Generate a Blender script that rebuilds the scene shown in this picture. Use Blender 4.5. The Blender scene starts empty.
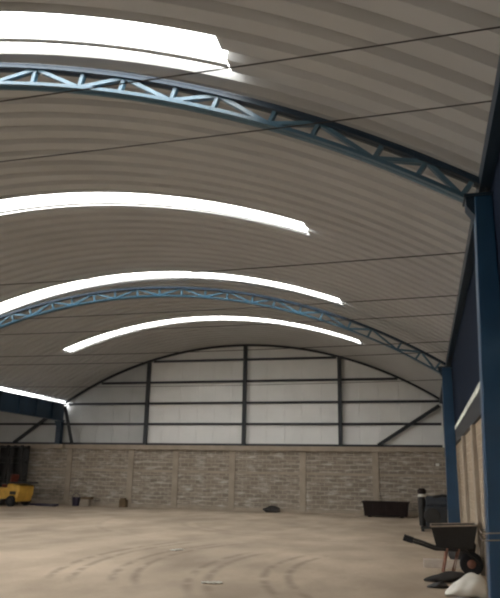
import bpy, bmesh, math, random
from mathutils import Vector, Matrix
random.seed(7)
S = bpy.context.scene
COL = S.collection
PI = math.pi

# ------------------------------------------------------------------ materials
def mat(name, color, rough=0.6, metal=0.0, spec=0.5, var=0.0, vscale=3.0, bump=0.0, bscale=20.0, color2=None):
    m = bpy.data.materials.new(name); m.use_nodes = True
    nt = m.node_tree; b = nt.nodes['Principled BSDF']
    b.inputs['Roughness'].default_value = rough
    b.inputs['Metallic'].default_value = metal
    b.inputs['Specular IOR Level'].default_value = spec
    tc = nt.nodes.new('ShaderNodeTexCoord')
    n = nt.nodes.new('ShaderNodeTexNoise'); n.inputs['Scale'].default_value = vscale
    n.inputs['Detail'].default_value = 6.0
    nt.links.new(tc.outputs['Object'], n.inputs['Vector'])
    r = nt.nodes.new('ShaderNodeValToRGB')
    c2 = color2 or tuple(max(0, c * (1 - var)) for c in color)
    r.color_ramp.elements[0].position = 0.35; r.color_ramp.elements[0].color = (*c2, 1)
    r.color_ramp.elements[1].position = 0.65; r.color_ramp.elements[1].color = (*color, 1)
    nt.links.new(n.outputs['Fac'], r.inputs['Fac'])
    nt.links.new(r.outputs['Color'], b.inputs['Base Color'])
    if bump:
        n2 = nt.nodes.new('ShaderNodeTexNoise'); n2.inputs['Scale'].default_value = bscale
        nt.links.new(tc.outputs['Object'], n2.inputs['Vector'])
        bp = nt.nodes.new('ShaderNodeBump'); bp.inputs['Strength'].default_value = bump
        nt.links.new(n2.outputs['Fac'], bp.inputs['Height'])
        nt.links.new(bp.outputs['Normal'], b.inputs['Normal'])
    return m

def mat_block(name, axis, cA, cB, cM, bw=0.40, bh=0.20, patch=(0.50, 0.46, 0.40)):
    """rough concrete blockwork with pale mortar smears"""
    m = bpy.data.materials.new(name); m.use_nodes = True
    nt = m.node_tree; b = nt.nodes['Principled BSDF']; L = nt.links.new
    b.inputs['Roughness'].default_value = 0.9; b.inputs['Specular IOR Level'].default_value = 0.15
    tc = nt.nodes.new('ShaderNodeTexCoord'); sx = nt.nodes.new('ShaderNodeSeparateXYZ')
    cx = nt.nodes.new('ShaderNodeCombineXYZ')
    L(tc.outputs['Object'], sx.inputs[0]); L(sx.outputs[axis], cx.inputs['X']); L(sx.outputs['Z'], cx.inputs['Y'])
    br = nt.nodes.new('ShaderNodeTexBrick')
    br.inputs['Scale'].default_value = 1.0; br.inputs['Brick Width'].default_value = bw
    br.inputs['Row Height'].default_value = bh; br.inputs['Mortar Size'].default_value = 0.022
    br.inputs['Mortar Smooth'].default_value = 0.4
    br.inputs['Color1'].default_value = (*cA, 1); br.inputs['Color2'].default_value = (*cB, 1)
    br.inputs['Mortar'].default_value = (*cM, 1)
    L(cx.outputs[0], br.inputs['Vector'])
    mp = nt.nodes.new('ShaderNodeMapping'); mp.inputs['Scale'].default_value = (0.9, 4.6, 1)
    L(cx.outputs[0], mp.inputs['Vector'])
    n = nt.nodes.new('ShaderNodeTexNoise'); n.inputs['Scale'].default_value = 1.7; n.inputs['Detail'].default_value = 6
    n.inputs['Roughness'].default_value = 0.62
    L(mp.outputs[0], n.inputs['Vector'])
    r = nt.nodes.new('ShaderNodeValToRGB')
    r.color_ramp.elements[0].position = 0.50; r.color_ramp.elements[0].color = (0, 0, 0, 1)
    r.color_ramp.elements[1].position = 0.70; r.color_ramp.elements[1].color = (1, 1, 1, 1)
    L(n.outputs['Fac'], r.inputs['Fac'])
    mx = nt.nodes.new('ShaderNodeMixRGB'); mx.inputs['Color2'].default_value = (*patch, 1)
    L(r.outputs['Color'], mx.inputs['Fac']); L(br.outputs['Color'], mx.inputs['Color1'])
    L(mx.outputs['Color'], b.inputs['Base Color'])
    bp = nt.nodes.new('ShaderNodeBump'); bp.inputs['Strength'].default_value = 0.5; bp.inputs['Distance'].default_value = 0.03
    inv = nt.nodes.new('ShaderNodeMath'); inv.operation = 'SUBTRACT'; inv.inputs[0].default_value = 1.0
    L(br.outputs['Fac'], inv.inputs[1]); L(inv.outputs[0], bp.inputs['Height']); L(bp.outputs['Normal'], b.inputs['Normal'])
    return m

def mat_floor():
    m = bpy.data.materials.new('dusty_earth_floor'); m.use_nodes = True
    nt = m.node_tree; b = nt.nodes['Principled BSDF']; L = nt.links.new
    b.inputs['Roughness'].default_value = 0.85; b.inputs['Specular IOR Level'].default_value = 0.25
    tc = nt.nodes.new('ShaderNodeTexCoord')
    def noise(scale, detail, sc=(1, 1, 1)):
        mp = nt.nodes.new('ShaderNodeMapping'); mp.inputs['Scale'].default_value = sc
        mp.inputs['Rotation'].default_value = (0, 0, 0.25)
        L(tc.outputs['Object'], mp.inputs['Vector'])
        n = nt.nodes.new('ShaderNodeTexNoise'); n.inputs['Scale'].default_value = scale
        n.inputs['Detail'].default_value = detail; L(mp.outputs[0], n.inputs['Vector']); return n
    n1 = noise(0.28, 7, (1.0, 0.7, 1))
    r = nt.nodes.new('ShaderNodeValToRGB'); e = r.color_ramp.elements
    e[0].position = 0.34; e[0].color = (0.375, 0.310, 0.240, 1)
    e[1].position = 0.66; e[1].color = (0.58, 0.48, 0.37, 1)
    L(n1.outputs['Fac'], r.inputs['Fac']); col = r.outputs['Color']
    n2 = noise(0.9, 8, (1.0, 0.55, 1))
    r2 = nt.nodes.new('ShaderNodeValToRGB'); e = r2.color_ramp.elements
    e[0].position = 0.40; e[0].color = (0.84, 0.82, 0.80, 1); e[1].position = 0.60; e[1].color = (1.04, 1.03, 1.02, 1)
    L(n2.outputs['Fac'], r2.inputs['Fac'])
    mx = nt.nodes.new('ShaderNodeMixRGB'); mx.blend_type = 'MULTIPLY'; mx.inputs['Fac'].default_value = 1
    L(col, mx.inputs['Color1']); L(r2.outputs['Color'], mx.inputs['Color2']); col = mx.outputs['Color']
    # worn curved tyre tracks: rings around a turning centre, broken up by noise
    def track(cx, cy, radii, width, y0, y1, strength):
        nonlocal col
        sub = nt.nodes.new('ShaderNodeVectorMath'); sub.operation = 'SUBTRACT'; sub.inputs[1].default_value = (cx, cy, 0)
        L(tc.outputs['Object'], sub.inputs[0])
        ln = nt.nodes.new('ShaderNodeVectorMath'); ln.operation = 'LENGTH'; L(sub.outputs[0], ln.inputs[0])
        sep = nt.nodes.new('ShaderNodeSeparateXYZ'); L(tc.outputs['Object'], sep.inputs[0])
        tot = None
        for rad in radii:
            d = nt.nodes.new('ShaderNodeMath'); d.operation = 'SUBTRACT'; d.inputs[1].default_value = rad; L(ln.outputs['Value'], d.inputs[0])
            a = nt.nodes.new('ShaderNodeMath'); a.operation = 'ABSOLUTE'; L(d.outputs[0], a.inputs[0])
            mr = nt.nodes.new('ShaderNodeMapRange'); mr.inputs['From Min'].default_value = 0; mr.inputs['From Max'].default_value = width
            mr.inputs['To Min'].default_value = 1; mr.inputs['To Max'].default_value = 0; mr.interpolation_type = 'SMOOTHSTEP'
            L(a.outputs[0], mr.inputs['Value'])
            if tot is None: tot = mr.outputs[0]
            else:
                ad = nt.nodes.new('ShaderNodeMath'); ad.operation = 'MAXIMUM'; L(tot, ad.inputs[0]); L(mr.outputs[0], ad.inputs[1]); tot = ad.outputs[0]
        for lo, hi in ((y0, y0 + 1.2), (y1, y1 - 1.2)):
            mr = nt.nodes.new('ShaderNodeMapRange'); mr.inputs['From Min'].default_value = lo; mr.inputs['From Max'].default_value = hi
            mr.interpolation_type = 'SMOOTHSTEP'; L(sep.outputs['Y'], mr.inputs['Value'])
            mu = nt.nodes.new('ShaderNodeMath'); mu.operation = 'MULTIPLY'; L(tot, mu.inputs[0]); L(mr.outputs[0], mu.inputs[1]); tot = mu.outputs[0]
        nn = noise(2.2, 3)
        mr = nt.nodes.new('ShaderNodeMapRange'); mr.inputs['From Min'].default_value = 0.36; mr.inputs['From Max'].default_value = 0.52
        mr.inputs['To Max'].default_value = strength; L(nn.outputs['Fac'], mr.inputs['Value'])
        mu = nt.nodes.new('ShaderNodeMath'); mu.operation = 'MULTIPLY'; L(tot, mu.inputs[0]); L(mr.outputs[0], mu.inputs[1])
        mm = nt.nodes.new('ShaderNodeMixRGB'); mm.inputs['Color2'].default_value = (0.20, 0.155, 0.115, 1)
        L(mu.outputs[0], mm.inputs['Fac']); L(col, mm.inputs['Color1']); col = mm.outputs['Color']
    track(2.6, 13.6, (7.75, 8.1, 8.75, 9.1), 0.13, 9.6, 17.5, 0.55)
    track(4.5, 13.0, (6.9, 7.3, 8.2, 8.5), 0.13, 9.0, 15.5, 0.5)
    track(-2.0, 25.0, (6.0, 6.5, 9.3), 0.2, 17.0, 24.0, 0.25)
    L(col, b.inputs['Base Color'])
    n3 = noise(9.0, 6)
    bp = nt.nodes.new('ShaderNodeBump'); bp.inputs['Strength'].default_value = 0.25; bp.inputs['Distance'].default_value = 0.05
    L(n3.outputs['Fac'], bp.inputs['Height']); L(bp.outputs['Normal'], b.inputs['Normal'])
    return m

def mat_translucent(name, tint, transp, transl, gloss=0.08, dirt=0.0):
    """fibreglass daylight sheet: part of the daylight passes straight through, part is scattered"""
    m = bpy.data.materials.new(name); m.use_nodes = True
    nt = m.node_tree; L = nt.links.new
    nt.nodes.remove(nt.nodes['Principled BSDF']); out = nt.nodes['Material Output']
    t1 = nt.nodes.new('ShaderNodeBsdfTransparent'); t1.inputs[0].default_value = (*[c * transp for c in tint], 1)
    t2 = nt.nodes.new('ShaderNodeBsdfTranslucent'); t2.inputs[0].default_value = (*[c * transl for c in tint], 1)
    ad = nt.nodes.new('ShaderNodeAddShader'); L(t1.outputs[0], ad.inputs[0]); L(t2.outputs[0], ad.inputs[1])
    d = nt.nodes.new('ShaderNodeBsdfDiffuse'); d.inputs[0].default_value = (0.5, 0.5, 0.48, 1)
    mx = nt.nodes.new('ShaderNodeMixShader')
    if dirt:
        tc = nt.nodes.new('ShaderNodeTexCoord'); n = nt.nodes.new('ShaderNodeTexNoise'); n.inputs['Scale'].default_value = 1.3
        L(tc.outputs['Object'], n.inputs['Vector'])
        mr = nt.nodes.new('ShaderNodeMapRange'); mr.inputs['From Min'].default_value = 0.35; mr.inputs['From Max'].default_value = 0.65
        mr.inputs['To Min'].default_value = gloss; mr.inputs['To Max'].default_value = dirt
        L(n.outputs['Fac'], mr.inputs['Value']); L(mr.outputs[0], mx.inputs[0])
    else:
        mx.inputs[0].default_value = gloss
    L(ad.outputs[0], mx.inputs[1]); L(d.outputs[0], mx.inputs[2]); L(mx.outputs[0], out.inputs['Surface'])
    return m

M = dict(
    roof=mat('galvanised_roof', (0.40, 0.405, 0.405), 0.5, 0.0, 0.4, 0.10, 0.6),
    blue=mat('blue_steel_paint', (0.008, 0.050, 0.115), 0.38, 0.0, 0.5, 0.25, 2.0),
    blueD=mat('navy_steel_paint', (0.010, 0.028, 0.052), 0.5, 0.0, 0.4, 0.25, 2.0),
    truss=mat('truss_blue_paint', (0.036, 0.105, 0.165), 0.30, 0.0, 0.7, 0.2, 2.0),
    web=mat('skylit_web_paint', (0.060, 0.140, 0.205), 0.32, 0.0, 0.7, 0.2, 3.0),  # chord blue made paler: skylight falling on the webs is put into the colour
    clad=mat('navy_side_sheeting', (0.006, 0.013, 0.030), 0.8, 0.0, 0.12, 0.2, 0.7),
    girt=mat('black_steel_girt', (0.020, 0.024, 0.030), 0.55, 0.0, 0.4, 0.2, 3.0),
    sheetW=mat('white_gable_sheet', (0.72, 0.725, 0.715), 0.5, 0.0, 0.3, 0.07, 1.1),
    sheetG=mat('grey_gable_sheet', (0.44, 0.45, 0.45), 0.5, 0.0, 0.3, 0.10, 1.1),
    block=mat_block('grey_blockwork', 'X', (0.26, 0.220, 0.176), (0.195, 0.165, 0.134), (0.33, 0.285, 0.235)),
    blockR=mat_block('tan_blockwork', 'Y', (0.34, 0.27, 0.20), (0.29, 0.235, 0.175), (0.36, 0.29, 0.215), patch=(0.40, 0.33, 0.25)),
    conc=mat('tan_concrete', (0.35, 0.295, 0.235), 0.9, 0, 0.15, 0.18, 2.0, 0.2),
    floor=mat_floor(),
    cable=mat('dark_wire_rope', (0.035, 0.032, 0.030), 0.6, 0.0, 0.3, 0.1),
    sky=mat_translucent('fibreglass_skylight', (1.0, 1.0, 0.98), 0.72, 0.24, 0.04),
    gapL=mat_translucent('clear_eave_sheet', (0.98, 1.0, 1.0), 0.55, 0.25, 0.05, 0.6),
    gapR=mat_translucent('dirty_eave_sheet', (0.98, 1.0, 0.90), 0.22, 0.12, 0.25, 0.75),
    outer=mat('outside_earth', (0.36, 0.31, 0.25), 0.95, 0, 0.1, 0.2, 0.3),
    dark=mat('dark_greasy_metal', (0.020, 0.019, 0.018), 0.5, 0.0, 0.4, 0.3, 6),
    darkbrown=mat('dark_maroon_metal', (0.017, 0.010, 0.009), 0.7, 0.0, 0.2, 0.3, 4),
    black=mat('black_rubber', (0.018, 0.018, 0.020), 0.8, 0.0, 0.2, 0.2, 8),
    greyr=mat('dusty_grey_tyre', (0.16, 0.14, 0.145), 0.85, 0.0, 0.2, 0.3, 8),
    yellow=mat('yellow_machine_paint', (0.62, 0.36, 0.055), 0.45, 0.0, 0.5, 0.25, 4),
    red=mat('oxide_red_vinyl', (0.16, 0.035, 0.02), 0.6, 0.0, 0.4, 0.3, 5),
    white=mat('white_woven_plastic', (0.66, 0.64, 0.58), 0.7, 0.0, 0.3, 0.15, 6, 0.3, 30),
    pale=mat('pale_painted_timber', (0.60, 0.53, 0.46), 0.8, 0.0, 0.2, 0.2, 5),
    rust=mat('rusty_pipe', (0.24, 0.11, 0.075), 0.7, 0.0, 0.3, 0.3, 8),
    rim=mat('worn_tan_metal', (0.33, 0.27, 0.21), 0.5, 0.0, 0.4, 0.3, 8),
    bag=mat('dark_grey_cloth', (0.045, 0.042, 0.040), 0.9, 0.0, 0.1, 0.3, 5),
    purple=mat('dark_violet_plastic', (0.040, 0.032, 0.055), 0.6, 0.0, 0.3, 0.2, 5),
    wood=mat('brown_timber', (0.15, 0.105, 0.06), 0.85, 0.0, 0.2, 0.3, 5),
    bluegrey=mat('dark_blue_grey_metal', (0.035, 0.042, 0.052), 0.5, 0.0, 0.4, 0.3, 6),
)

# ------------------------------------------------------------------ helpers
def add_box(bm, x0, x1, y0, y1, z0, z1):
    v = [bm.verts.new(p) for p in ((x0,y0,z0),(x1,y0,z0),(x1,y1,z0),(x0,y1,z0),(x0,y0,z1),(x1,y0,z1),(x1,y1,z1),(x0,y1,z1))]
    for f in ((0,3,2,1),(4,5,6,7),(0,1,5,4),(1,2,6,5),(2,3,7,6),(3,0,4,7)): bm.faces.new([v[i] for i in f])
def add_bar(bm, a, b, w, h, up=(0, 1, 0)):
    """square bar from a to b; h measured along 'up'-ish, w across"""
    a, b = Vector(a), Vector(b); d = (b - a).normalized(); u = Vector(up)
    u = (u - d * u.dot(d)).normalized(); s = d.cross(u)
    v = [bm.verts.new(p + s * i * w / 2 + u * j * h / 2) for p in (a, b) for i, j in ((-1,-1),(1,-1),(1,1),(-1,1))]
    for f in ((3,2,1,0),(4,5,6,7),(0,1,5,4),(1,2,6,5),(2,3,7,6),(3,0,4,7)): bm.faces.new([v[i] for i in f])
def add_tube(bm, pts, r, n=8):
    pts = [Vector(p) for p in pts]; rings = []
    for i, p in enumerate(pts):
        d = (pts[min(i+1, len(pts)-1)] - pts[max(i-1, 0)]).normalized()
        u = Vector((0,0,1)) if abs(d.z) < 0.9 else Vector((1,0,0))
        s = d.cross(u).normalized(); u = s.cross(d)
        rr = r[i] if isinstance(r, (list, tuple)) else r
        rings.append([bm.verts.new(p + (s*math.cos(2*PI*k/n) + u*math.sin(2*PI*k/n))*rr) for k in range(n)])
    for A, B in zip(rings, rings[1:]):
        for k in range(n): bm.faces.new((A[k], A[(k+1)%n], B[(k+1)%n], B[k]))
    bm.faces.new(rings[0][::-1]); bm.faces.new(rings[-1])
def add_lathe(bm, prof, origin, axis='Z', n=20):
    rings = []
    for r, h in prof:
        ring = []
        for k in range(n):
            a = 2*PI*k/n; c, s = r*math.cos(a), r*math.sin(a)
            p = {'Z': (c, s, h), 'Y': (c, h, s), 'X': (h, c, s)}[axis]
            ring.append(bm.verts.new(Vector(p) + Vector(origin)))
        rings.append(ring)
    for A, B in zip(rings, rings[1:]):
        for k in range(n): bm.faces.new((A[k], A[(k+1)%n], B[(k+1)%n], B[k]))
    bm.faces.new(rings[0][::-1]); bm.faces.new(rings[-1])
def add_prism(bm, poly, y0, y1):
    """polygon in XZ swept along Y"""
    A = [bm.verts.new((x, y0, z)) for x, z in poly]; B = [bm.verts.new((x, y1, z)) for x, z in poly]
    n = len(poly); bm.faces.new(A); bm.faces.new(B[::-1])
    for k in range(n): bm.faces.new((A[(k+1)%n], A[k], B[k], B[(k+1)%n]))
def obj(name, bm, m, parent=None, smooth=False, bevel=0.0, loc=None):
    bmesh.ops.recalc_face_normals(bm, faces=bm.faces)
    me = bpy.data.meshes.new(name); bm.to_mesh(me); bm.free()
    if smooth:
        for p in me.polygons: p.use_smooth = True
    o = bpy.data.objects.new(name, me); COL.objects.link(o)
    me.materials.append(m)
    if parent is not None: o.parent = parent
    if loc: o.location = loc
    if bevel:
        b = o.modifiers.new('bevel', 'BEVEL'); b.width = bevel; b.segments = 2; b.limit_method = 'ANGLE'
    return o
def tag(o, label, cat, group=None):
    o['label'] = label; o['category'] = cat
    if group: o['group'] = group
    return o
def thing(name, label, cat, loc=(0,0,0), rz=0.0, group=None):
    o = bpy.data.objects.new(name, None); COL.objects.link(o); o.empty_display_size = 0.2
    o.location = loc; o.rotation_euler = (0, 0, rz)
    return tag(o, label, cat, group)
def struct(name, bm, m, parent=None, **k):
    o = obj(name, bm, m, parent, **k)
    if parent is None: o['kind'] = 'structure'
    return o
def box_struct(name, m, *boxes):
    bm = bmesh.new()
    for b in boxes: add_box(bm, *b)
    return struct(name, bm, m)

# ------------------------------------------------------------------ main dimensions (metres)
XL, XR, YF, YB = -18.40, 0.90, -6.05, 32.43        # left eave, right eave, front, back
CX, RR = -8.75, 17.82
CZ = 8.10 - RR                                      # roof circle
def arch(x, dz=0.0, r=None):
    r = (r or RR) + dz
    return CZ + math.sqrt(max(r*r - (x-CX)**2, 0))
A_END = math.asin((XR - CX) / RR)                   # half angle of the roof arc

# ------------------------------------------------------------------ roof sheets and skylights
P0, PITCH, NP = YF, 0.495, 78
SKY = {26, 27, 39, 40, 52, 53, 65, 66}
AL0, AL1 = math.asin((-15.25 - CX)/RR), math.asin((-2.28 - CX)/RR)
PROF = [(0.0, 0.0), (0.28, 0.0), (0.30, 0.125), (0.43, 0.125), (0.495, 0.0)]     # one arched channel sheet
def angs(a, b, n): return [a + (b-a)*i/n for i in range(n+1)]
A_ALL = angs(-A_END, AL0, 10)[:-1] + angs(AL0, AL1, 44)[:-1] + angs(AL1, A_END, 10)
def roof_pt(a, y, h): return (CX + (RR+h)*math.sin(a), y, CZ + (RR+h)*math.cos(a))
def sheet(bm, k, aa, rows=PROF):
    prev = None
    for yy, h in rows:
        row = [bm.verts.new(roof_pt(a, P0 + k*PITCH + yy, h)) for a in aa]
        if prev:
            for i in range(len(aa)-1): bm.faces.new((prev[i], prev[i+1], row[i+1], row[i]))
        prev = row
bm = bmesh.new()
EAVE_GAP = math.asin((-18.33 - CX)/RR)              # sheets on the left stop short of the girder
A_LEFT = angs(EAVE_GAP, AL0, 10); A_MID = angs(AL0, AL1, 44); A_RIGHT = angs(AL1, A_END, 10)
for k in range(NP):
    if k in SKY:
        sheet(bm, k, A_LEFT); sheet(bm, k, A_RIGHT)
        if k-1 in SKY: sheet(bm, k, A_MID, PROF[3:] if k == 27 else PROF[1:])
    else:
        sheet(bm, k, A_LEFT[:-1] + A_MID[:-1] + A_RIGHT)
bmesh.ops.remove_doubles(bm, verts=bm.verts, dist=0.0005)
struct('ceiling', bm, M['roof'])
sk_lab = {26: 'widest glowing skylight strip, in front of the near blue roof truss',
          39: 'second glowing skylight strip, halfway between the two blue roof trusses',
          52: 'third glowing skylight strip, just in front of the far blue roof truss',
          65: 'farthest and shortest looking skylight strip, between far truss and gable wall'}
for k in sorted(sk_lab):
    t = thing('skylight', sk_lab[k], 'skylight', (CX, P0+(k+1)*PITCH, 8.1), 0, 'skylight strips in the roof')
    for j in (0, 1):
        bm = bmesh.new(); sheet(bm, k+j, A_MID, (PROF[:4] if k == 26 else PROF[:2]) if j else PROF)
        for v in bm.verts: v.co -= Vector(t.location)
        obj('skylight_sheet', bm, M['sky'], t)
    bm = bmesh.new(); prev = None
    for a in A_MID:
        row = [bm.verts.new(Vector(roof_pt(a, P0+k*PITCH+yy, h)) - Vector(t.location)) for yy, h in ((0.56, -0.012), (0.66, -0.012), (0.66, -0.03), (0.56, -0.03))]
        if prev:
            for j in range(4): bm.faces.new((prev[j], prev[(j+1)%4], row[(j+1)%4], row[j]))
        prev = row
    obj('rib_line_strip', bm, M['roof'], t)  # added opaque strip, stands in for the dark line of the rib wall

# ------------------------------------------------------------------ floor and outside ground
box_struct('floor', M['floor'], (-27.0, 1.1, YF, 32.7, -0.2, 0.0))
box_struct('ground', M['outer'], (-60, 40, -60, YF-0.001, -0.25, -0.03), (1.101, 40, YF, 60, -0.25, -0.03), (-60, -27.001, YF, 60, -0.25, -0.03))

# ------------------------------------------------------------------ back wall
bm = bmesh.new(); add_box(bm, -27.0, 1.1, YB, YB+0.2, 0, 2.84); struct('wall_back', bm, M['block'])
bm = bmesh.new(); add_box(bm, -27.0, 0.92, YB-0.16, YB+0.2, 2.84, 3.05); struct('trim_1', bm, M['conc'])
bm = bmesh.new(); add_box(bm, -27.0, 1.05, YB-0.012, YB+0.05, 1.72, 1.84); struct('trim_2', bm, M['conc'])
bm = bmesh.new(); add_box(bm, -27.0, 1.05, YB-0.025, YB+0.05, 0.0, 0.16); struct('baseboard_back', bm, M['conc'])
for x in (-24.6, -21.23, -17.95, -14.48, -12.06, -9.12, -5.62, -2.20):
    bm = bmesh.new(); add_box(bm, x-0.15, x+0.15, YB-0.06, YB+0.06, 0, 2.838); struct('pillar', bm, M['conc'], bevel=0.015)
# gable sheeting, with a shallow standing seam every 0.9 m
def gable(name, x0, x1, m, top=None):
    bm = bmesh.new(); n = max(1, round((x1-x0)/0.9)); y = YB+0.08
    xs = []
    for i in range(n):
        a = x0 + (x1-x0)*i/n; w = (x1-x0)/n
        xs += [(a, 0), (a+w*0.90, 0), (a+w*0.93, 0.01), (a+w*0.97, 0.01)]
    xs.append((x1, 0))
    lo = [bm.verts.new((x, y+h, 3.05)) for x, h in xs]
    hi = [bm.verts.new((x, y+h, (top if top else arch(x)+0.1))) for x, h in xs]
    for i in range(len(xs)-1): bm.faces.new((lo[i], lo[i+1], hi[i+1], hi[i]))
    struct(name, bm, m)
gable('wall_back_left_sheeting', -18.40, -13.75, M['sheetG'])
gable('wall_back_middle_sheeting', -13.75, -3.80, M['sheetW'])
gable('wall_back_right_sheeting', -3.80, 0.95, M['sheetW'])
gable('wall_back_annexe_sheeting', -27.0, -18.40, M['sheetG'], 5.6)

# gable steel frame
t = thing('gable_frame', 'dark steel gable frame of posts and rails against the white end wall', 'frame', (CX, 32.3, 3.05))
def gobj(name, bm, m=M['girt']):
    for v in bm.verts: v.co -= Vector(t.location)
    return obj(name, bm, m, t)
bm = bmesh.new(); aa = angs(-A_END, A_END, 48)
for a, b in zip(aa, aa[1:]):
    add_bar(bm, (CX+(RR-0.06)*math.sin(a), 32.24, CZ+(RR-0.06)*math.cos(a)), (CX+(RR-0.06)*math.sin(b), 32.24, CZ+(RR-0.06)*math.cos(b)), 0.10, 0.10)
gobj('arch_chord', bm)
for x in (-13.75, -8.55, -3.80):
    bm = bmesh.new(); add_box(bm, x-0.09, x+0.09, 32.26, 32.42, 3.06, arch(x)-0.1); gobj('post', bm)
for z in (3.10, 4.11, 5.16, 6.24, 7.34):
    x0 = x1 = None
    if z > 5.2:
        hw = math.sqrt((RR-0.1)**2 - (z-CZ)**2); x0, x1 = CX-hw, CX+hw
    else: x0, x1 = (-26.0, 0.85) if z < 5 else (-18.3, 0.85)
    bm = bmesh.new(); add_box(bm, x0, x1, 32.40, 32.50, z-0.055, z+0.055); gobj('rail', bm)
for a, b in (((0.80, 32.33, 4.95), (-2.05, 32.33, 3.12)), ((-18.95, 32.33, 4.80), (-21.3, 32.33, 3.12))):
    bm = bmesh.new(); add_bar(bm, a, b, 0.16, 0.10); gobj('brace', bm)

# ------------------------------------------------------------------ curved roof trusses
def circ(cx, r, apex): return cx, r, apex - r
def truss(Y, xl, xr, top, bot, nx, label, w, bright):
    """xl/xr: ends; top and bot: (cx, r, cz) circles of the two chords"""
    t = thing('roof_truss', label, 'truss', (CX, Y, top[2]+top[1]), 0, 'curved blue roof trusses')
    zt = lambda x: top[2] + math.sqrt(top[1]**2 - (x-top[0])**2)
    zb = lambda x: bot[2] + math.sqrt(bot[1]**2 - (x-bot[0])**2)
    O = Vector(t.location)
    def part(name, bm, m):
        for v in bm.verts: v.co -= O
        return obj(name, bm, m, t)
    for nm, z in (('top_chord', zt), ('bottom_chord', zb)):
        ht = w*1.5 if nm == 'top_chord' else w
        bm = bmesh.new(); n = 64
        for i in range(n):
            a, b = xl+(xr-xl)*i/n, xl+(xr-xl)*(i+1)/n
            for s in (-1, 1):                       # double angle section
                add_bar(bm, (a, Y+s*0.045, z(a)), (b, Y+s*0.045, z(b)), ht, 0.075)
                sgn = 1 if nm == 'bottom_chord' else -1
                add_bar(bm, (a, Y+s*0.055, z(a)+sgn*-w*0.45), (b, Y+s*0.055, z(b)+sgn*-w*0.45), 0.014, 0.07)
        part(nm, bm, M['truss'] if nm == 'bottom_chord' else M['blueD'])  # top chord lies in shade; that shade is put into its darker paint
    bn, tn = nx
    def web(name, a, b):
        bm = bmesh.new()
        add_bar(bm, (a[0], Y-0.025, a[1]), (b[0], Y-0.025, b[1]), 0.055, 0.03)
        add_bar(bm, (a[0], Y+0.025, a[1]), (b[0], Y+0.025, b[1]), 0.055, 0.03)
        part(name, bm, M['web'])
    # nodes alternate bottom / top along the arc
    seq = [(x, 'b') for x in bn] + [(x, 't') for x in tn]; seq.sort()
    pos = lambda q: (q[0], zb(q[0])+0.02) if q[1] == 'b' else (q[0], zt(q[0])-0.02)
    for q, p in zip(seq, seq[1:]): web('diagonal', pos(q), pos(p))
    for x, k in seq:
        nrm = Vector((x-CX, zt(x)-CZ)).normalized()
        if k == 'b':
            x2 = x + nrm.x*(zt(x)-zb(x)); web('strut', (x, zb(x)), (x2, zt(x2)))
        else:
            x2 = x - nrm.x*(zt(x)-zb(x)); web('strut', (x, zt(x)), (x2, zb(x2)))
    return t
def nodes(x_right, first, step, x_left):
    """warren panel points set out along the arch from the right-hand end"""
    b, tp = [x_right], []
    s = math.asin((x_right-CX)/17.3)*17.3; k = 0
    while True:
        s1 = s - first - k*step; x = CX + 17.3*math.sin(s1/17.3)
        if x < x_left: break
        (tp if k % 2 == 0 else b).append(x); k += 1
    return b, tp
topA = circ(-9.40, 19.35, 8.01); botA = circ(-8.74, 17.60, 7.61)
truss(7.92, -17.9, 0.90, topA, botA, nodes(0.58, 0.435, 0.77, -17.7),
      'near curved blue lattice truss across the top, its left part lit bright by a skylight', 0.05, True)
topB = circ(-9.05, 18.38, 7.73); botB = circ(-8.95, 17.66, 7.44)
truss(20.30, -18.1, 0.745, topB, botB, nodes(0.42, 0.42, 0.81, -17.9),
      'far curved blue lattice truss, between the third and fourth skylights', 0.045, True)

# ------------------------------------------------------------------ steel columns
def column(label, x0, x1, y, ztop, flare, leg2, z0=0.0, paint=None):
    """two channel legs joined by battens, bracket under the truss"""
    t = thing('steel_column', label, 'column', ((x0+x1)/2, y, z0), 0, 'blue steel columns')
    O = Vector(t.location)
    def part(name, bm, m=paint or M['blue'], bevel=0.0):
        for v in bm.verts: v.co -= O
        return obj(name, bm, m, t, bevel=bevel)
    # main leg: rectangular tube leaning slightly out towards its foot
    bm = bmesh.new(); pts = []
    for z, xa, xb in ((z0, x0-flare, x1), (ztop, x0, x1)):
        pts.append([bm.verts.new(p) for p in ((xa, y-0.15, z), (xb, y-0.15, z), (xb, y+0.15, z), (xa, y+0.15, z))])
    A, B = pts
    bm.faces.new(A[::-1]); bm.faces.new(B)
    for k in range(4): bm.faces.new((A[k], A[(k+1)%4], B[(k+1)%4], B[k]))
    part('leg', bm, bevel=0.012)
    bm = bmesh.new(); add_prism(bm, [(x0-0.10, ztop), (x0-0.10, ztop-0.10), (x0+0.01, ztop-0.27), (x0+0.01, ztop)], y-0.12, y+0.12)
    part('bracket', bm, M['blueD'])
    bm = bmesh.new(); add_box(bm, x0-0.12, leg2[1] if leg2 else x1+0.02, y-0.17, y+0.17, ztop, ztop+0.03); part('cap_plate', bm, M['blueD'])
    bm = bmesh.new(); add_box(bm, x0-flare-0.10, (leg2[1] if leg2 else x1)+0.1, y-0.2, y+0.2, z0, z0+0.025); part('base_plate', bm, M['blueD'])
    if leg2:
        bm = bmesh.new(); add_box(bm, leg2[0], leg2[1], y-0.13, y+0.13, 0.025, ztop); part('leg', bm)
        for z in (0.6, 1.45, 2.3, 2.95, 3.58, 4.3):
            bm = bmesh.new(); add_box(bm, x1-0.005, leg2[0]+0.005, y-0.10, y+0.10, z-0.05, z+0.05); part('batten', bm)
    return t
column('large blue steel column close up at the right edge of the picture', 0.725, 0.925, 7.92, 4.88, 0.145, None)
column('smaller blue steel column standing farther back along the right wall', 0.625, 0.895, 20.30, 4.79, 0.06, None)
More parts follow.
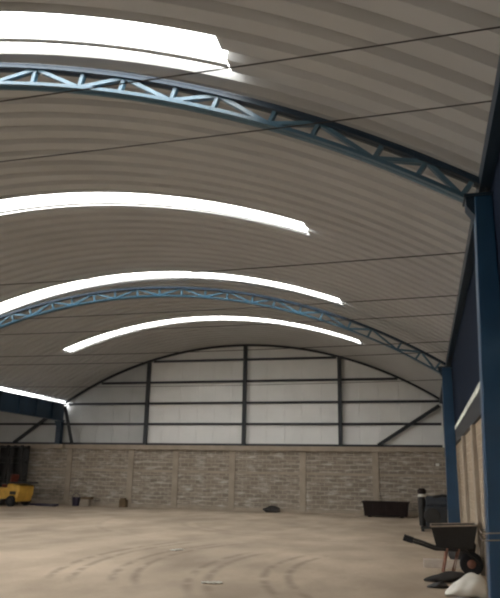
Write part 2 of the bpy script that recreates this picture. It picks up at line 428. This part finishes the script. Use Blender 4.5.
column('dark blue steel column at the left end of the white gable wall', -18.72, -18.44, 32.21, 4.22, 0.0, None, 3.05, M['blueD'])
box_struct('trim_5', M['conc'], (-18.95, -18.2, 32.0, YB-0.161, 2.84, 3.049))
bm = bmesh.new(); add_bar(bm, (-18.30, 32.08, 5.0), (-17.72, 32.08, 3.08), 0.14, 0.10)
tag(obj('raking_strut', bm, M['girt']), 'dark slanting steel strut beside the left end column', 'strut')

# left eave girder, solid web with stiffeners
t = thing('eave_girder', 'deep dark blue girder under the left edge of the roof', 'girder', (-18.45, 13.0, 4.22))
def gp(name, bm, m=M['blueD']):
    for v in bm.verts: v.co -= Vector(t.location)
    return obj(name, bm, m, t)
bm = bmesh.new(); add_box(bm, -18.47, -18.43, YF+0.1, 32.25, 4.25, 5.12); gp('web_plate', bm)
for z in (4.25, 5.09):
    bm = bmesh.new(); add_box(bm, -18.58, -18.32, YF+0.1, 32.25, z, z+0.05); gp('flange', bm)
for i in range(16):
    y = 31.0 - i*1.5
    if y < 21: break
    bm = bmesh.new(); add_box(bm, -18.55, -18.35, y-0.012, y+0.012, 4.30, 5.09); gp('stiffener', bm)
# daylight slit between the girder and the roof sheets
bm = bmesh.new()
za = arch(-18.33)
v = [bm.verts.new(p) for p in ((-18.40, YF, 5.13), (-18.40, 32.3, 5.13), (-18.36, 32.3, za), (-18.36, YF, za))]
bm.faces.new(v); struct('window_1', bm, M['gapL'])
bm = bmesh.new(); add_box(bm, -18.39, -18.35, YF, 32.55, za, za+0.30); struct('trim_6', bm, M['roof'])

# ------------------------------------------------------------------ right wall
box_struct('wall_right', M['blockR'], (0.95, 1.10, YF, YB+0.18, 0, 2.62))
for y in (10.2, 13.3, 16.6, 22.6, 25.8, 29.2):
    bm = bmesh.new(); add_box(bm, 0.87, 1.0, y-0.17, y+0.17, 0, 2.61); struct('pillar', bm, M['conc'], bevel=0.015)
bm = bmesh.new(); add_box(bm, 0.90, 1.08, YF, YB+0.18, 2.62, 3.00); struct('trim_3', bm, M['girt'])
bm = bmesh.new(); add_box(bm, 0.935, 0.965, YF, YB+0.18, 3.00, 3.17); struct('window_2', bm, M['gapR'])
bm = bmesh.new(); n = 190; prev = None
for i in range(n+1):
    y = YF + (YB+0.18-YF)*i/n; x = 0.93 + (0.03 if i % 2 else 0)
    row = [bm.verts.new((x, y, z)) for z in (3.17, 5.55)]
    if prev: bm.faces.new((prev[0], row[0], row[1], prev[1]))
    prev = row
struct('wall_right_sheeting', bm, M['clad'])
bm = bmesh.new(); add_box(bm, 0.80, 0.93, YF, 32.2, 5.02, 5.20); struct('trim_4', bm, M['blueD'])

# ------------------------------------------------------------------ annexe on the left, front wall with the gateway
LY0, LY1 = 1.0, 14.0                                 # open side of the annexe
box_struct('wall_left', M['block'], (-27.2, -27.0, YF, LY0, 0, 4.6), (-27.2, -27.0, LY1, 32.6, 0, 4.6))
bm = bmesh.new()
v = [bm.verts.new(p) for p in ((-18.60, YF, 5.00), (-18.60, 32.6, 5.00), (-27.2, 32.6, 4.55), (-27.2, YF, 4.55))]
bm.faces.new(v); struct('ceiling_annexe', bm, M['roof'])
bm = bmesh.new()
GX0, GX1, GZ = -9.0, -5.0, 3.6
add_box(bm, -27.2, GX0, YF-0.2, YF, 0, 5.0); add_box(bm, GX1, 1.1, YF-0.2, YF, 0, 5.3)
aa = [XL + (XR-XL)*i/32 for i in range(33)]
for a, b in zip(aa, aa[1:]):
    vs = [bm.verts.new(p) for p in ((a, YF-0.1, GZ), (b, YF-0.1, GZ), (b, YF-0.1, arch(b)+0.12), (a, YF-0.1, arch(a)+0.12))]
    bm.faces.new(vs)
struct('wall_front', bm, M['sheetG'])

# ------------------------------------------------------------------ tie cables between the eaves
cab = [(5.05, 'uppermost thin tie cable, crossing the picture in front of the first skylight'),
       (6.20, 'long thin tie cable ending at the right edge just above the near truss'),
       (10.85, 'thin tie cable meeting the near column just below its bracket'),
       (13.55, 'thin tie cable level with the right end of the third skylight'),
       (15.15, 'thin tie cable just above the right part of the far truss'),
       (18.30, 'upper of two close tie cables beside the far truss on the right'),
       (19.85, 'lower of two close tie cables beside the far truss on the right'),
       (25.60, 'farthest thin tie cable, drawn in front of the white gable')]
for y, lab in cab:
    bm = bmesh.new(); rad = 0.007 if y < 9 else 0.009 if y < 17 else 0.010
    add_tube(bm, [(-9.65 + 19.26*i/24, 0, -0.10*(1-((i-12)/12)**2)) for i in range(25)], rad, 6)
    tag(obj('tie_cable', bm, M['cable'], loc=(CX, y, 5.2)), lab, 'cable', 'tie cables across the hall')

# ------------------------------------------------------------------ forklift (side view, counterweight to the right)
t = thing('forklift', 'yellow forklift truck parked by the back wall at far left', 'forklift', (-20.12, 30.2, 0), math.radians(-8))
def fp(name, bm, m, par=None, **k): return obj(name, bm, m, par or t, **k)
bm = bmesh.new()
add_prism(bm, [(-0.9,0.32),(0.75,0.32),(0.80,0.62),(0.55,0.86),(-0.55,0.86),(-0.60,0.74),(-0.95,0.72)], -0.5, 0.5)
fp('chassis', bm, M['yellow'], bevel=0.03)
bm = bmesh.new(); add_prism(bm, [(0.70,0.20),(1.22,0.22),(1.34,0.55),(1.36,0.98),(0.60,1.06),(0.55,0.86),(0.75,0.62)], -0.52, 0.52)
cw = fp('counterweight', bm, M['yellow'], bevel=0.05)
bm = bmesh.new(); add_box(bm, 0.80, 1.15, -0.545, -0.515, 0.55, 0.70); fp('grille', bm, M['dark'], cw)
bm = bmesh.new(); add_box(bm, 0.55, 1.62, -0.45, 0.45, 1.07, 1.13); fp('rear_tray', bm, M['dark'], bevel=0.01)
for x, r in ((0.92, 0.25), (-0.72, 0.36)):
    for s in (-1, 1):
        bm = bmesh.new(); add_lathe(bm, [(r*0.55, -0.11), (r*0.93, -0.11), (r, -0.08), (r, 0.08), (r*0.93, 0.11), (r*0.55, 0.11)], (x, s*0.53, r), 'Y', 28)
        w = fp('wheel', bm, M['greyr'] if x < 0 else M['black'])
        bm = bmesh.new(); add_lathe(bm, [(r*0.2, -0.13), (r*0.5, -0.12), (r*0.54, 0), (r*0.5, 0.12), (r*0.2, 0.13)], (x, s*0.53, r), 'Y', 20)
        fp('hub', bm, M['yellow'] if x < 0 else M['dark'], w)
for s in (-1, 1):
    bm = bmesh.new(); add_prism(bm, [(-1.15,0.66),(-1.05,0.80),(-0.35,0.80),(-0.28,0.66),(-0.32,0.66),(-0.40,0.755),(-1.03,0.755),(-1.10,0.66)], s*0.53-0.13, s*0.53+0.13)
    fp('fender', bm, M['yellow'])
bm = bmesh.new(); add_box(bm, 0.02, 0.50, -0.26, 0.26, 0.86, 1.02); st = fp('seat', bm, M['red'], bevel=0.04)
bm = bmesh.new(); add_bar(bm, (0.47,0,1.0), (0.58,0,1.48), 0.11, 0.48); fp('seat_back', bm, M['red'], st, bevel=0.03)
bm = bmesh.new()
for s in (-1, 1):
    add_bar(bm, (-0.58, s*0.46, 0.80), (-0.38, s*0.46, 2.28), 0.08, 0.08); add_bar(bm, (0.60, s*0.46, 0.95), (0.42, s*0.46, 2.28), 0.10, 0.09)
    add_bar(bm, (-0.40, s*0.46, 2.28), (0.62, s*0.46, 2.28), 0.07, 0.07)
for i in range(7): add_bar(bm, (-0.36+i*0.15, -0.46, 2.28), (-0.36+i*0.15, 0.46, 2.28), 0.04, 0.04, (0,0,1))
fp('overhead_guard', bm, M['dark'])
bm = bmesh.new(); add_bar(bm, (-0.32,0,0.86), (-0.20,0,1.20), 0.05, 0.05)
add_lathe(bm, [(0.17,-0.015),(0.19,0),(0.17,0.015)], (-0.18,0,1.22), 'Z', 20); fp('steering_wheel', bm, M['dark'])
bm = bmesh.new()
for s in (-1, 1): add_bar(bm, (-1.22, s*0.36, 0.08), (-1.20, s*0.36, 3.0), 0.12, 0.10)
for z in (0.35, 1.6, 2.96): add_bar(bm, (-1.21, -0.36, z), (-1.21, 0.36, z), 0.08, 0.10, (0,0,1))
ms = fp('mast', bm, M['dark'])
bm = bmesh.new(); add_box(bm, -1.33, -1.27, -0.45, 0.45, 0.25, 0.80); fp('carriage', bm, M['dark'], ms)
for s in (-1, 1):
    bm = bmesh.new(); add_box(bm, -2.35, -1.33, s*0.28-0.05, s*0.28+0.05, 0.10, 0.14); add_box(bm, -1.375, -1.33, s*0.28-0.05, s*0.28+0.05, 0.10, 0.75); fp('fork', bm, M['dark'], ms)
# tall dark post standing beside the truck
t = thing('storage_rack', 'tall dark steel rack standing behind the yellow forklift', 'rack', (-20.95, 31.75, 0))
for x in (-0.85, -0.05, 0.75):
    bm = bmesh.new()
    for s in (-0.3, 0.3): add_box(bm, x-0.06, x+0.06, s-0.05, s+0.05, 0, 2.95)
    for z in (0.5, 1.2, 1.9, 2.6): add_bar(bm, (x, -0.3, z), (x, 0.3, z+0.35), 0.03, 0.03, (1,0,0))
    obj('upright', bm, M['dark'], t)
for z in (0.45, 1.25, 2.05, 2.85):
    bm = bmesh.new(); add_box(bm, -0.9, 0.8, -0.34, 0.34, z, z+0.05); obj('shelf', bm, M['dark'], t)

bm = bmesh.new(); add_box(bm, -0.88, 0.78, 0.30, 0.34, 0.1, 2.9); obj('back_panel', bm, M['dark'], t)
# ------------------------------------------------------------------ dark bin against the back wall
t = thing('metal_bin', 'long dark maroon metal bin on the floor against the back wall', 'bin', (-1.72, 31.2, 0), math.radians(-2))
bm = bmesh.new()
def frus(z, hx, hy): return [bm.verts.new(p) for p in ((-hx,-hy,z),(hx,-hy,z),(hx,hy,z),(-hx,hy,z))]
r0, r1, r2, r3 = frus(0.04,0.90,0.36), frus(0.64,0.97,0.43), frus(0.64,0.94,0.40), frus(0.10,0.87,0.33)
for A, B in ((r0,r1),(r1,r2),(r2,r3)):
    for k in range(4): bm.faces.new((A[k], A[(k+1)%4], B[(k+1)%4], B[k]))
bm.faces.new(r0[::-1]); bm.faces.new(r3)
obj('tub', bm, M['darkbrown'], t, bevel=0.02)
bm = bmesh.new()
for s in (-1, 1):
    add_bar(bm, (-1.0, s*0.44, 0.63), (1.0, s*0.44, 0.63), 0.06, 0.05, (0,0,1)); add_bar(bm, (s*0.98, -0.44, 0.63), (s*0.98, 0.44, 0.63), 0.06, 0.05, (0,0,1))
obj('rim', bm, M['darkbrown'], t)
for s in (-0.7, 0.7):
    bm = bmesh.new(); add_box(bm, s-0.06, s+0.06, -0.33, 0.33, 0, 0.05); obj('skid', bm, M['darkbrown'], t)
for s in (-0.55, 0.0, 0.55):
    bm = bmesh.new(); add_bar(bm, (s, -0.375, 0.06), (s, -0.44, 0.61), 0.05, 0.03); obj('rib', bm, M['darkbrown'], t)

# ------------------------------------------------------------------ clutter along the back wall
def blob(name, m, sx, sy, sz, loc, label=None, cat=None, seed=0, rz=0.0, parent=None, rough=0.18, group=None):
    bm = bmesh.new(); bmesh.ops.create_icosphere(bm, subdivisions=3, radius=1)
    rnd = random.Random(seed); ph = [rnd.uniform(0, 6.3) for _ in range(6)]
    for v in bm.verts:
        p = v.co.copy()
        k = 1 + rough*(math.sin(3*p.x+ph[0])*math.sin(2.6*p.y+ph[1]) + 0.6*math.sin(6*p.z+ph[2]+2*p.x) + 0.4*math.sin(8*p.y+ph[3]+5*p.x))
        x, y, z = p.x*k*sx, p.y*k*sy, p.z*k*sz
        v.co = (x, y, max(z + sz*0.75, 0.0))
    o = obj(name, bm, m, parent, smooth=True, loc=loc); o.rotation_euler.z = rz
    if label: tag(o, label, cat, group)
    return o
t = thing('bucket', 'dark violet bucket on the floor by the back wall near the left column', 'bucket', (-17.15, 31.95, 0))
bm = bmesh.new(); add_lathe(bm, [(0.15,0.0),(0.16,0.01),(0.20,0.40),(0.215,0.40),(0.215,0.43),(0.185,0.43),(0.15,0.04),(0.02,0.03)], (0,0,0), 'Z', 24); obj('body', bm, M['purple'], t, smooth=False)
bm = bmesh.new(); add_tube(bm, [(0.21*math.cos(a), 0.0, 0.41+0.20*math.sin(a)) for a in [PI*i/12 for i in range(13)]], 0.012, 6); obj('handle', bm, M['purple'], t)
bm = bmesh.new(); add_box(bm, -16.78, -16.32, 31.75, 32.05, 0, 0.34); tag(obj('concrete_block', bm, M['conc'], bevel=0.01), 'grey concrete block by the back wall under a short brown board', 'block')
bm = bmesh.new(); add_box(bm, -16.80, -16.20, 31.72, 31.98, 0.341, 0.46); tag(obj('timber_board', bm, M['wood'], bevel=0.01), 'short brown board lying on a concrete block by the back wall', 'board')
bm = bmesh.new(); add_box(bm, -0.18, 0.18, -0.15, 0.15, 0, 0.36); add_box(bm, -0.14, 0.10, -0.12, 0.12, 0.36, 0.44)
tag(obj('wooden_crate', bm, M['wood'], loc=(-14.62, 32.12, 0), bevel=0.015), 'small dark box by the foot of a back wall pillar', 'box')
blob('rubble_lump', M['bag'], 0.42, 0.22, 0.15, (-7.0, 31.95, 0), 'small dark lump on the floor at the middle of the back wall', 'rubble', 4)
for i, (x, y, w, d, h, a, lab) in enumerate(((-18.55, 31.3, 1.5, 0.22, 0.10, 0.05, 'long dark board on the floor between forklift and left column'),
                                       (-18.2, 30.9, 1.1, 0.20, 0.08, -0.12, 'shorter dark board lying in front of the longer one by the forklift'))):
    bm = bmesh.new(); add_box(bm, -w/2, w/2, -d/2, d/2, 0, h); o = obj('floor_board', bm, M['purple'], loc=(x, y, 0), bevel=0.008); o.rotation_euler.z = a
    tag(o, lab, 'board', 'boards on the floor by the forklift')
for x, y, a, lab in ((-3.25, 10.55, 0.4, 'small pale paper scrap on the floor near the bottom of the picture'),
                     (-5.35, 14.7, 1.2, 'small pale paper scrap on the middle of the floor, by the tyre tracks')):
    bm = bmesh.new(); n = 6
    g = [[bm.verts.new((-0.16+0.32*i/n, -0.07+0.14*j/n, 0.006+0.022*math.sin(i*1.3+j*0.9)**2)) for j in range(n+1)] for i in range(n+1)]
    for i in range(n):
        for j in range(n): bm.faces.new((g[i][j], g[i+1][j], g[i+1][j+1], g[i][j+1]))
    o = obj('paper_scrap', bm, M['white'], loc=(x, y, 0)); o.rotation_euler.z = a
    so = o.modifiers.new('thick', 'SOLIDIFY'); so.thickness = 0.004
    tag(o, lab, 'scrap', 'paper scraps on the floor')

# ------------------------------------------------------------------ clutter along the right wall
# dark upright machine with a pale cap, behind the second column
t = thing('machine', 'dark upright machine with a pale topped pipe, beside the farther blue column', 'machine', (0.22, 23.6, 0))
bm = bmesh.new(); add_box(bm, -0.42, 0.46, -0.30, 0.30, 0.08, 0.16)
for x in (-0.36, 0.38): add_box(bm, x-0.05, x+0.05, -0.30, 0.30, 0, 0.08)
obj('base_frame', bm, M['dark'], t)
bm = bmesh.new(); add_box(bm, -0.26, 0.42, -0.26, 0.26, 0.16, 0.78); obj('engine_block', bm, M['bluegrey'], t, bevel=0.05)
bm = bmesh.new(); add_lathe(bm, [(0.10,-0.36),(0.20,-0.34),(0.22,-0.25),(0.22,0.25),(0.20,0.34),(0.10,0.36)], (0.12, 0, 0.88), 'X', 20); obj('tank', bm, M['bluegrey'], t, smooth=False)
bm = bmesh.new(); add_lathe(bm, [(0.05,-0.05),(0.24,-0.05),(0.26,-0.03),(0.26,0.03),(0.24,0.05),(0.05,0.05)], (-0.05, -0.34, 0.48), 'Y', 24); obj('flywheel', bm, M['dark'], t)
bm = bmesh.new(); add_lathe(bm, [(0.10,0.16),(0.12,0.6),(0.12,1.02),(0.09,1.06)], (-0.36, 0, 0), 'Z', 16); cyl = obj('exhaust_pipe', bm, M['dark'], t)
bm = bmesh.new(); add_lathe(bm, [(0.12,1.06),(0.135,1.08),(0.135,1.13),(0.10,1.15)], (-0.34, 0, 0), 'Z', 16); obj('pipe_collar', bm, M['white'], cyl)
bm = bmesh.new(); add_lathe(bm, [(0.10,1.15),(0.14,1.19),(0.14,1.28),(0.08,1.33)], (-0.34, 0, 0), 'Z', 16); obj('pipe_cap', bm, M['darkbrown'], cyl)
bm = bmesh.new(); add_tube(bm, [(0.0,-0.1,1.05),(0.3,-0.12,1.12),(0.62,-0.15,1.10)], 0.05, 8); obj('lever', bm, M['dark'], t)

bm = bmesh.new(); add_box(bm, 0.50, 0.66, YB-0.03, YB-0.005, 2.22, 2.34)
tag(obj('wall_plate', bm, M['white']), 'tiny white plate high on the back wall beside the farther blue column', 'plate')
bm = bmesh.new()
for z in (1.02, 1.09):
    add_tube(bm, [(0.55, 7.74, z-0.02), (1.16, 7.74, z+0.02), (1.16, 8.10, z), (0.55, 8.10, z), (0.55, 7.74, z-0.02)], 0.007, 6)
tag(obj('wire_loop', bm, M['rim']), 'thin pale wire looped twice round the large near column', 'wire')
# wheelbarrow: tray, frame with handles reaching into the hall, wheel against the wall
t = thing('wheelbarrow', 'dark wheelbarrow with its handles pointing into the hall, by the right wall', 'wheelbarrow', (0.42, 13.0, 0))
bm = bmesh.new()
lo = [bm.verts.new(p) for p in ((-0.28,-0.22,0.47),(0.34,-0.20,0.46),(0.34,0.20,0.46),(-0.28,0.22,0.47))]
hi = [bm.verts.new(p) for p in ((-0.36,-0.33,0.82),(0.42,-0.30,0.86),(0.42,0.30,0.86),(-0.36,0.33,0.82))]
hi2 = [bm.verts.new((v.co.x*0.955, v.co.y*0.95, v.co.z)) for v in hi]; lo2 = [bm.verts.new((v.co.x*0.94, v.co.y*0.93, v.co.z+0.012)) for v in lo]
for A, B in ((lo, hi), (hi, hi2), (hi2, lo2)):
    for k in range(4): bm.faces.new((A[k], A[(k+1)%4], B[(k+1)%4], B[k]))
bm.faces.new(lo[::-1]); bm.faces.new(lo2); tray = obj('tray', bm, M['dark'], t)
bm = bmesh.new()
cs = [(-0.36,-0.33,0.82),(0.42,-0.30,0.86),(0.42,0.30,0.86),(-0.36,0.33,0.82),(-0.36,-0.33,0.82)]
add_tube(bm, cs, 0.014, 8); obj('rim', bm, M['rim'], tray)
for s in (-1, 1):
    bm = bmesh.new(); add_tube(bm, [(0.44, s*0.06, 0.20),(0.20, s*0.18, 0.43),(-0.30, s*0.27, 0.44),(-0.55, s*0.30, 0.52),(-0.80, s*0.31, 0.585)], 0.024, 8); hd = obj('handle', bm, M['dark'], t)
    bm = bmesh.new(); add_tube(bm, [(-0.68, s*0.305, 0.553),(-0.84, s*0.312, 0.597)], 0.032, 8); obj('grip', bm, M['black'], hd)
    bm = bmesh.new(); add_tube(bm, [(-0.10, s*0.25, 0.46),(-0.19, s*0.27, 0.02),(-0.02, s*0.27, 0.02),(0.10, s*0.22, 0.455)], 0.02, 8); obj('leg', bm, M['rust'], t)
bm = bmesh.new(); add_lathe(bm, [(0.10,-0.045),(0.17,-0.05),(0.195,-0.03),(0.20,0),(0.195,0.03),(0.17,0.05),(0.10,0.045)], (0.30, 0, 0.20), 'Y', 28); wh = obj('wheel', bm, M['black'], t)
bm = bmesh.new(); add_lathe(bm, [(0.03,-0.07),(0.10,-0.03),(0.10,0.03),(0.03,0.07)], (0.30, 0, 0.20), 'Y', 20); obj('hub', bm, M['rust'], wh)
blob('cloth_bundle', M['bag'], 0.22, 0.34, 0.34, (0.66, 14.75, 0), 'dark bundle on the floor behind the wheelbarrow by the wall', 'bundle', 13)
# pale beam on the floor behind the barrow
bm = bmesh.new(); add_box(bm, -0.36, 0.36, -0.07, 0.07, 0, 0.15); o = obj('timber_beam', bm, M['pale'], loc=(0.26, 14.0, 0), bevel=0.012); o.rotation_euler.z = 0.04
tag(o, 'pale squared timber beam on the floor under the wheelbarrow handles', 'beam')
# dark bags and white sacks in front
def sack(name, m, w, d, h, loc, rz, label, cat, seed, ears=True):
    """half-empty woven sack slumped on the floor, its mouth gathered at one end"""
    bm = bmesh.new(); rnd = random.Random(seed); nu, nv = 28, 18; rows = []
    for i in range(nu+1):
        u = i/nu; env = (math.sin(PI*min(u*1.02+0.03, 0.99))**0.5) if ears else math.sin(PI*min(max(u,0.02),0.98))**0.7
        ring = []
        for j in range(nv):
            a = 2*PI*j/nv; c, s = math.cos(a), math.sin(a)
            wr = 1 + 0.08*math.sin(5*u*PI+3*a+seed) + 0.05*math.sin(11*u+7*a)
            zz = s*env*wr*(0.75 + 0.35*u)
            ring.append(bm.verts.new(((u-0.5)*w, c*env*wr*d/2, max(0.0, (h*0.46*zz + h*0.40*env)*(0.45 + 0.85*u)))))
        rows.append(ring)
    for A, B in zip(rows, rows[1:]):
        for j in range(nv): bm.faces.new((A[j], A[(j+1)%nv], B[(j+1)%nv], B[j]))
    bm.faces.new(rows[0][::-1]); bm.faces.new(rows[-1])
    o = obj(name, bm, m, smooth=True, loc=loc); o.rotation_euler.z = rz
    sb = o.modifiers.new('smooth', 'SUBSURF'); sb.levels = 1; sb.render_levels = 1
    return tag(o, label, cat)
sack('dark_sack', M['bag'], 0.80, 0.40, 0.22, (0.30, 12.15, 0), 0.05, 'dark grey sack slumped on the floor in front of the wheelbarrow', 'sack', 3)
sack('black_bag', M['dark'], 0.34, 0.22, 0.12, (0.12, 11.45, 0), 0.1, 'small black bag on the floor beside the white sack', 'bag', 5)
sack('white_sack', M['white'], 0.66, 0.50, 0.42, (0.53, 10.75, 0), 0.0, 'large white sack slumped on the floor by the near blue column', 'sack', 8)
sack('flat_sack', M['pale'], 0.36, 0.26, 0.07, (0.36, 10.28, 0), -0.1, 'flattened pale sack lying in front of the large white sack', 'sack', 9)

# ------------------------------------------------------------------ daylight
W = bpy.data.worlds.new('overcast_sky'); S.world = W; W.use_nodes = True
nt = W.node_tree; bg = nt.nodes['Background']
bg.inputs['Color'].default_value = (1.0, 0.99, 0.975, 1); bg.inputs['Strength'].default_value = 1.0
def portal(name, loc, rot, sx, sy):
    l = bpy.data.lights.new(name, 'AREA'); l.shape = 'RECTANGLE'; l.size = sx; l.size_y = sy; l.cycles.is_portal = True
    o = bpy.data.objects.new(name, l); COL.objects.link(o); o.location = loc; o.rotation_euler = rot
for k in sorted(sk_lab):                               # daylight portals over the skylights, three to each curve
    seg = 4
    for i in range(seg):
        a0, a1 = AL0+(AL1-AL0)*i/seg, AL0+(AL1-AL0)*(i+1)/seg; am = (a0+a1)/2
        portal('skylight_portal', (CX+(RR+0.12)*math.sin(am), P0+(k+1)*PITCH, CZ+(RR+0.12)*math.cos(am)), (0, am, 0), 2*(RR+0.12)*math.tan((a1-a0)/2), 1.0)
portal('gateway_portal', ((GX0+GX1)/2, YF-0.25, GZ/2), (PI/2, 0, PI), GX1-GX0, GZ)

portal('side_portal', (-27.3, (LY0+LY1)/2, 2.25), (PI/2, 0, PI/2), LY1-LY0, 4.5)
# ------------------------------------------------------------------ camera
cam = bpy.data.cameras.new('camera'); co = bpy.data.objects.new('camera', cam); COL.objects.link(co)
Rm = Matrix(((0.969203, 0.045375, 0.242047), (0.245528, -0.253946, -0.935536), (0.019017, 0.966153, -0.257266)))
# camera looks along its own -Z
co.matrix_world = Matrix.Translation((0, 0, 1.6)) @ Rm.to_4x4()
cam.sensor_fit = 'VERTICAL'; cam.sensor_height = 36.0; cam.lens = 40.14; cam.clip_end = 300
S.camera = co
S.view_settings.view_transform = 'Standard'; S.view_settings.look = 'None'
S.view_settings.gamma = 1.0; S.view_settings.use_curve_mapping = False
S.view_settings.exposure = 3.8
S.cycles.max_bounces = 10; S.cycles.diffuse_bounces = 6; S.cycles.transparent_max_bounces = 12
S.cycles.filter_width = 2.2
S.cycles.use_denoising = True
